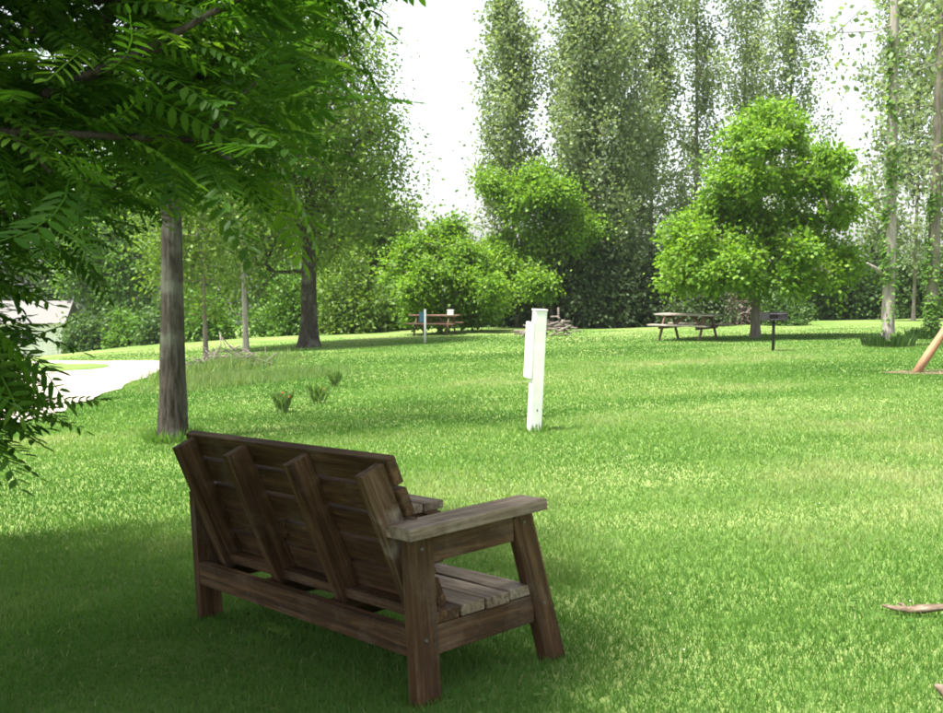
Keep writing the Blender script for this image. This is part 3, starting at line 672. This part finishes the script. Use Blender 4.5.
def maple(name, label, base, height, crown_c, rad, n, per, size=.16, seed=0, r0=.13, mat='maple', first=.25, sig=.24, cut=None, lobes=None, lrad=.78):
    lc = np.array(lobes) if lobes is not None else blob_targets(26, crown_c, np.asarray(rad) * .88, .3); nl = len(lc); lr = rng.uniform(.42, .8, nl) * min(rad) * .42 if lobes is None else rng.uniform(.6, 1.2, nl) * lrad
    w = rng.integers(0, nl, n); T = lc[w] + unit(rng.normal(size=(n, 3))) * (rng.uniform(0, 1, (n, 1)) ** .4) * lr[w][:, None] * [[1, 1, .8]]; T[:, :2] += .35 * np.sin(T[:, 2:3] * 2.1 + np.array([[0, 1.5]]))
    if cut is not None: T = T[cut(T)]
    return tree(name, label, base, height, r0, T, per, sig, size, M[mat], M['bark_grey'], seed=seed, first=first, r_tip=.011, step=.5, wid=.8, flat=.55)
b = gp(755, 338); k = b.y / F
# crown outline of the big maple, measured in pixels at its own distance
c = pp(765, 212, b.y); 
def cutM(T):
    px, py, d = px_of(T); half = np.interp(py, [98, 112, 140, 175, 215, 255, 285, 310], [8, 40, 62, 80, 92, 92, 72, 30]); mid = np.interp(py, [98, 160, 240, 310], [778, 768, 756, 762]); return (np.abs(px - mid) < half) & (py > 98) & (py < 305)
lob = []
for lx, ly in ((776, 112), (750, 134), (800, 132), (774, 146), (828, 160), (812, 186), (722, 178), (745, 176), (778, 186), (702, 204), (736, 214), (790, 222), (834, 212), (812, 244), (765, 238), (688, 258), (722, 254), (700, 282), (742, 278), (776, 284), (806, 276), (838, 258), (676, 276), (716, 236), (732, 264), (702, 232), (752, 256)):
    for q in (-1, 1): lob.append(tuple(pp(lx + rng.normal(0, 4), ly + rng.normal(0, 4), b.y + q * rng.uniform(.1, 1.7))))
maple('maple_tree', 'rounded bright green maple on the lawn behind the grill', b, 6.3, c, (3.3, 3.0, 3.7), 640, 80, .12, 31, .13, lobes=lob, lrad=.56, sig=.18)
b = at_ground(440, 42); c = pp(446, 282, 42)
maple('maple_tree', 'low spreading bright green maple over the distant picnic table', b, 3.6, (c.x, c.y, c.z), (2.5, 2.0, 2.3), 340, 75, .13, 32, .09, lrad=.72, lobes=[tuple(pp(lx + rng.normal(0, 3), ly + rng.normal(0, 3), 42 + rng.normal(0, 1.0))) for lx, ly in ((402, 266), (420, 248), (446, 238), (466, 252), (484, 264), (404, 292), (430, 274), (458, 282), (488, 288), (416, 310), (450, 308), (478, 308), (440, 256))])
b = at_ground(552, 44.6); c = pp(532, 222, 44)
def cutN(T):
    px, py, d = px_of(T); return px < np.interp(py, [150, 180, 250, 330], [565, 590, 575, 560])
maple('maple_tree', 'bright green maple growing against the foot of the poplars', b, 5.0, (c.x, c.y, c.z), (2.6, 1.9, 3.3), 420, 75, .13, 33, .08, lrad=.85, lobes=[tuple(pp(lx + rng.normal(0, 4), ly + rng.normal(0, 4), 44 + rng.normal(0, .8))) for lx, ly in ((512, 190), (540, 172), (562, 196), (522, 214), (548, 236), (532, 262), (506, 250), (560, 216), (575, 228), (530, 190), (506, 268), (536, 284))])

def poplar(px, dist, top_py, halfw, label, group, seed, bot_py=300, per=115, n=150, name='poplar_tree', mat='poplar', bark='bark_grey', r0=.11, size=.155, lean=0, skew=0):
    b = at_ground(px, dist); topz = CAMZ + ray(px, top_py)[2] * dist; botz = CAMZ + ray(px, bot_py)[2] * dist; h = topz - b.z
    hw = halfw * dist / F; nb = max(18, n // 4); T = []
    for q in range(nb):
        t = ((q + rng.uniform()) / nb) ** .9; prof = float(np.interp(t, [0, .1, .4, .72, .92, 1], [.7, .95, 1, .75, .4, .1])); a = rng.uniform(0, 6.283); L = prof * hw * rng.uniform(.6, 1.5)
        z0 = botz + (topz - botz) * t - L * .9
        for f in np.linspace(.18, 1, 6) + rng.normal(0, .06, 6):
            r = L * f * (1.05 - .2 * f); zz = z0 + L * f * (.9 + .7 * f); T.append((b.x + lean * (zz - b.z) / h + r * math.cos(a) + .12 * rng.normal(), b.y + r * math.sin(a) + .12 * rng.normal(), zz))
    T = np.array(T); T = T[T[:, 2] > b.z + .5]
    return tree(name, label, b, h * .93, r0, T, per, (.33, .33, .42), size, M[mat], M[bark], group, seed=seed, lean=(lean, 0), step=.9, up=-.35, r_tip=.012, wid=.75, flat=.2, first=.12, drop=.1, wob=.02)
G = 'tall grey-green poplars'
LBLS = ['tall grey-green poplar next to the broad dense poplar, on its maple side', 'tall poplar whose trunk rises just behind the picnic table', 'tall poplar directly behind the trunk side of the rounded maple', 'tall poplar behind the rounded maple, next to the open sky gap by the ivy trunks', 'poplar merging into the flank of the broad dense poplar']
poplar(519, 47, 6, 40, 'shorter leaning poplar at the open-sky end of the poplar row', G, 41, 290, lean=-.7, n=130)
poplar(586, 46, -45, 58, 'dense broad poplar leafy down to the ground behind the white post', G, 42, 326, n=320, per=105)
for i, (px, d, tp, hw, n) in enumerate([(650, 50, -60, 42, 150), (694, 52, -80, 38, 130), (740, 54, -70, 40, 130), (784, 52, -65, 34, 125), (620, 49, 20, 46, 140)]):
    poplar(px, d, tp, hw, LBLS[i], G, 43 + i, 270 if i else 320, n=n, per=70)
for i, (px, d, tp, hw, n) in enumerate([(884, 47, -60, 26, 64), (914, 46, -60, 32, 72), (962, 45, -50, 46, 100)]):
    poplar(px, d, tp, hw, ['thin airy poplar between the rounded maple and the pale ivy trunk', 'thin airy poplar between the two ivy-clad trunks', 'airy poplar behind the thick ivy-wrapped trunk'][i], G, 53 + i, 250, n=n, per=70, r0=.075)
# ivy-clad pale trunk, and the darker one near it
def ivy_tree(px, py, r0, label, seed, bark, leafn, h, ivy_h, per=42):
    b = gp(px, py); T = np.stack([b.x + rng.normal(0, .9, leafn), b.y + rng.normal(0, .9, leafn), b.z + rng.uniform(4.2, h + .6, leafn)], 1)
    root = tree('ivy_tree', label, b, h, r0, T, per, .42, .14, M['poplar'], M[bark], 'ivy-clad trunks', seed=seed, first=.4, r_tip=.009, wid=.7, flat=.2, wob=.015, r1=.09, sides=14)
    n = 1500; z = rng.uniform(.05, ivy_h, n) ; dens = vnoise(z * 2, z * 0 + seed, .9, seed); ang = rng.normal(3.5, .9, n) + .8 * np.sin(z * 1.7)
    k = rng.uniform(0, 1, n) < .25 + 1.1 * (dens - .2); z, ang = z[k], ang[k]; rr = r0 * (1 - z / h * .45) + rng.uniform(.02, .10, len(z))
    P = np.stack([rr * np.cos(ang), rr * np.sin(ang), z], 1); o = np.stack([np.cos(ang), np.sin(ang), -.9 + 0 * z], 1)
    link('ivy', leaves_mesh('ivy', P, o + rng.normal(0, .4, P.shape), np.stack([np.cos(ang), np.sin(ang), .5 + 0 * z], 1), rng.uniform(.07, .13, len(z)), rng.uniform(.2, .9, len(z)), .9), M['fresh'], root)
    n = 500; a = rng.uniform(0, 6.283, n); r = rng.uniform(r0, r0 + .45, n); P = np.stack([r * np.cos(a), r * np.sin(a), 0 * a], 1); P[:, 2] = gz(P[:, 0] + b.x, P[:, 1] + b.y) - b.z
    link('tufts', leaves_mesh('tufts', P, np.stack([.3 * np.cos(a), .3 * np.sin(a), 1 + 0 * a], 1), rng.normal(size=(n, 3)), rng.uniform(.15, .38, n), rng.uniform(0, .5, n), .12), M['hedge'], root)
    return root, b
rt, b = ivy_tree(888, 347, .125, 'pale bare trunk with ivy on one side and a dead broken limb', 61, 'bark_pale', 34, 11.5, 7.5, 40)
q = pp(884, 276, b.y) - b; e = pp(864, 263, b.y) - b
link('dead_limb', tube_mesh('dead_limb', [q, q.lerp(e, .5) + Vector((0, -.1, .03)), e + Vector((0, -.2, 0))], [.05, .04, .02], 8, .1), M['bark_pale'], rt)
ivy_tree(931, 339, .16, 'thick grey trunk wrapped in ivy low down, behind the swing frame', 62, 'bark_grey', 50, 12, 4.2, 55)

# ------------------------------------------------------------------ hedges and thicket at the lawn edge
HG = 'dark thicket at the lawn edge'
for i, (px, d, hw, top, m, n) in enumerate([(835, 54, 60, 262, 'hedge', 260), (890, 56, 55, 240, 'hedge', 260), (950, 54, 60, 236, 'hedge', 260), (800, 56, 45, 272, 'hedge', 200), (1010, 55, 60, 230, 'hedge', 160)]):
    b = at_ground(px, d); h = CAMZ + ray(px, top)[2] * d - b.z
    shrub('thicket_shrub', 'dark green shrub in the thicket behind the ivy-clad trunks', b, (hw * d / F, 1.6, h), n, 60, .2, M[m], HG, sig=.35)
for i, (px, d, hw, top, n) in enumerate([(600, 45, 56, 225, 260), (655, 47, 42, 255, 170)]):
    b = at_ground(px, d); h = CAMZ + ray(px, top)[2] * d - b.z
    shrub('evergreen_shrub', ['dense grey-green bush at the foot of the broad poplar, behind the stick heap', 'dense grey-green bush between the broad poplar and the picnic table'][i], b, (hw * d / F, 1.7, h), n, 60, .17, M['cedar'], 'bushes under the poplars', sig=.32)
for i, (px, d, hw, top, m, lb) in enumerate([(700, 44, 34, 268, 'cedar', 'grey-green bush right behind the picnic table'), (742, 46, 34, 284, 'dead', 'dry purplish brown bush behind the maple trunk'), (780, 44, 28, 290, 'hedge', 'small dark bush behind the grill')]):
    b = at_ground(px, d); h = CAMZ + ray(px, top)[2] * d - b.z
    shrub('bush', lb, b, (hw * d / F, 1.3, h), 90, 60, .15, M[m], sig=.26)
# left side wood
LW = 'thicket beyond the drive'
for i, (px, d, hw, top, m, n, nm) in enumerate([(350, 48, 40, 252, 'willow', 150, 'thicket_shrub'), (395, 50, 45, 285, 'fresh', 110, 'thicket_shrub'), (300, 50, 45, 268, 'fresh', 140, 'thicket_shrub'),
        (490, 49, 45, 268, 'hedge', 140, 'thicket_shrub'), (535, 48, 42, 280, 'hedge', 120, 'thicket_shrub'), (450, 52, 40, 290, 'fresh', 100, 'thicket_shrub')]):
    b = at_ground(px, d); h = CAMZ + ray(px, top)[2] * d - b.z
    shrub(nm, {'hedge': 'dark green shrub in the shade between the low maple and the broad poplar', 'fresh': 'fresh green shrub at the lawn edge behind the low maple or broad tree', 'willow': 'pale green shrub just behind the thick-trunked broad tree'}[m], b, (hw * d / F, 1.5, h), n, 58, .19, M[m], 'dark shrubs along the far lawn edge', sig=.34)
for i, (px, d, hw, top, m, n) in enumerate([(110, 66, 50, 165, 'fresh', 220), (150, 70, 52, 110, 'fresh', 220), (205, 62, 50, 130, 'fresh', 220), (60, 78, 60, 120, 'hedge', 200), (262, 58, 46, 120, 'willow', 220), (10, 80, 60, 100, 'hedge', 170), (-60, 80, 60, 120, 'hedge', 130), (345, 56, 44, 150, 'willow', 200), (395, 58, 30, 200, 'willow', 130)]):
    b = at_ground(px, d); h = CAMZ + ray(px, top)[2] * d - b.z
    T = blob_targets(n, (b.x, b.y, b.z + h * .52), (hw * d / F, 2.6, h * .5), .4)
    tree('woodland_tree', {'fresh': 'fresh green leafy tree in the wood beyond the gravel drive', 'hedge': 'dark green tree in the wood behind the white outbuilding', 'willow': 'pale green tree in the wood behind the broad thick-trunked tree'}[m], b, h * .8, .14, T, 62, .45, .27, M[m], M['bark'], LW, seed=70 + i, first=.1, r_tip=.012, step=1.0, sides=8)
for i, (px, d, hw, h) in enumerate([(95, 58, 40, 2.0), (135, 57, 32, 1.7), (170, 54, 30, 2.2), (205, 50, 30, 2.4)]):
    b = at_ground(px, d); shrub('roadside_shrub', ['low dark shrub along the far side of the gravel drive', 'low fresh green shrub along the far side of the gravel drive'][i % 2], b, (hw * d / F, 1.2, h), 90, 55, .2, M['fresh' if i % 2 else 'hedge'], 'shrubs along the drive', sig=.3)
# leafy tree filling behind the trunk B and over the brush
b = at_ground(205, 27); T = blob_targets(110, (b.x - .2, b.y, b.z + 3.6), (1.5, 1.3, 2.4), .45)
tree('young_tree', 'young loose-leaved tree behind the brush pile', b, 4.6, .06, T, 60, .33, .12, M['willow'], M['bark_grey'], seed=90, first=.15, r_tip=.006)
# ------------------------------------------------------------------ brush, tall grass, garden plants
def brush(name, c, rx, ry, h, n, label, seed, r=.018):
    rs = np.random.default_rng(seed); root = empty(name, c, label, 'brush pile'); 
    for i in range(n):
        a = rs.uniform(0, 6.283); q = rs.uniform(0, 1) ** .6; x, y = rx * q * math.cos(a), ry * q * math.sin(a); l = rs.uniform(.5, 1.3) * rx * .7
        zc = h * (1 - q) * rs.uniform(.35, 1) + r; d = Vector((rs.normal(), rs.normal() * .8, rs.normal() * .28)).normalized() * l / 2
        g0 = float(gz(c.x + x, c.y + y)) - c.z; m = Vector((x, y, g0 + zc + abs(d.z) * .5)); rr = r * rs.uniform(.5, 1.6)
        link('branch', tube_mesh('branch', [m - d, m + Vector((rs.normal() * .05, rs.normal() * .05, .04)), m + d], [rr, rr * .9, rr * .45], 6, .1, seed=i), M['stick'], root)
    return root
b = gp(550, 336.5); b.y += .6; b.z = float(gz(b.x, b.y)); brush('brush_pile', b, 1.0, .8, .75, 60, 'heap of dry grey sticks behind the white post', 1, .03)
b = gp(228, 370); brush('brush_pile', b, .9, .7, .6, 90, 'tangle of grey dead branches in tall grass beside the drive', 2, .009)
def tuft_field(name, pts, h, label, n, mat='tallgrass', wid=.05):
    x = np.array([q[0] for q in pts]); y = np.array([q[1] for q in pts]); k = len(x); i = rng.integers(0, k - 1, n); t = rng.uniform(0, 1, n)
    X = x[i] * (1 - t) + x[i + 1] * t + rng.normal(0, .35, n); Y = y[i] * (1 - t) + y[i + 1] * t + rng.normal(0, .7, n)
    P = np.stack([X, Y, gz(X, Y) - .01], 1); pn = vnoise(X, Y, .6, 8); A = np.stack([rng.normal(0, .3, n), rng.normal(0, .3, n), np.ones(n)], 1)
    return tag(link(name, leaves_mesh(name, P, A, rng.normal(size=(n, 3)) * [1, 1, .1], h * (.4 + pn) * rng.uniform(.6, 1.2, n), np.clip(.45 + .3 * (pn - .5) + rng.normal(0, .15, n), 0, 1), wid), M[mat]), label, 'tall grass', kind='stuff')
tuft_field('tall_grass', [tuple(gp(*q))[:2] for q in ((190, 388), (215, 384), (250, 380), (285, 377), (330, 374))], .20, 'strip of unmown pale grass beside the brush pile', 9000)
tuft_field('tall_grass', [tuple(gp(*q))[:2] for q in ((186, 380), (205, 374), (235, 369), (270, 365))], .30, 'rank grass growing up through the dead branches', 5000, 'tallgrass')
def plant(px, py, h, label, flowers, seed):
    b = gp(px, py); root = empty('garden_plant', b, label, 'plant', 'garden plants on the lawn'); n = 170; rs = np.random.default_rng(seed); t = rs.uniform(0, 1, n); a = rs.uniform(0, 6.283, n)
    P = np.stack([0.09 * np.sqrt(rs.uniform(0, 1, n)) * np.cos(a) * (.5 + t), .09 * np.sin(a) * (.5 + t) * .7, t * h * .75], 1)
    link('foliage', leaves_mesh('foliage', P, np.stack([np.cos(a) * .5, np.sin(a) * .5, 1 + 0 * a], 1), rs.normal(size=(n, 3)), rs.uniform(.07, .14, n), rs.uniform(.0, .5, n), .2), M['tallgrass'], root)
    sg = [[], [], [], []]
    for k in range(7):
        x, y = rs.normal(0, .04, 2); sg[0].append((x, y, 0)); sg[1].append((x * 2.2, y * 2.2, h * rs.uniform(.7, 1))); sg[2].append(.006); sg[3].append(.004)
    link('stems', sticks_mesh('stems', sg), M['stem'], root)
    for k in range(flowers):
        bm = bmesh.new(); bmesh.ops.create_icosphere(bm, subdivisions=1, radius=.015); me = bpy.data.meshes.new('flower'); bm.to_mesh(me); bm.free(); o = link('flower', me, M['red'], root); o.location = sg[1][k]; o.scale = (1.2, 1.2, .6)
plant(283, 413, .28, 'leaning garden plant with sparse red flowers, the one by the trunk', 2, 1); plant(318, 404, .26, 'small upright garden plant topped by one red flower', 1, 2); plant(335, 387, .28, 'dark green grassy clump with no flowers at the tall grass end', 0, 3)

# ------------------------------------------------------------------ soft summer air
bm = bmesh.new(); addbox(bm, (0, 60, 4), (260, 170, 46)); me = bpy.data.meshes.new('haze'); bm.to_mesh(me); bm.free()
hm, N, L = new_mat('haze'); pv = N.new('ShaderNodeVolumePrincipled'); pv.inputs['Density'].default_value = .00022; pv.inputs['Color'].default_value = (.95, .97, 1, 1); pv.inputs['Anisotropy'].default_value = .2
o = N.new('ShaderNodeOutputMaterial'); L.new(pv.outputs[0], o.inputs['Volume'])
tag(link('haze', me, hm), 'thin pale summer haze over the lawn', kind='stuff')

def foot_tufts(c, r0, spread, n, h, label):
    a = rng.uniform(0, 6.283, n); r = r0 + spread * rng.uniform(0, 1, n) ** 1.6; P = np.stack([c.x + r * np.cos(a), c.y + r * np.sin(a), 0 * a], 1); P[:, 2] = gz(P[:, 0], P[:, 1]) - .01
    tag(link('long_grass', leaves_mesh('long_grass', P, np.stack([.45 * np.cos(a) + rng.normal(0, .3, n), .45 * np.sin(a) + rng.normal(0, .3, n), 1 + 0 * a], 1), rng.normal(size=(n, 3)) * [1, 1, .1], h * rng.uniform(.4, 1.2, n), rng.uniform(.05, .6, n), .07), M['blade']), label, 'long grass', kind='stuff')
foot_tufts(bB, .15, .14, 700, .16, 'unmown grass round the foot of the straight trunk')
foot_tufts(post.location, .07, .09, 300, .11, 'unmown grass round the foot of the white post')
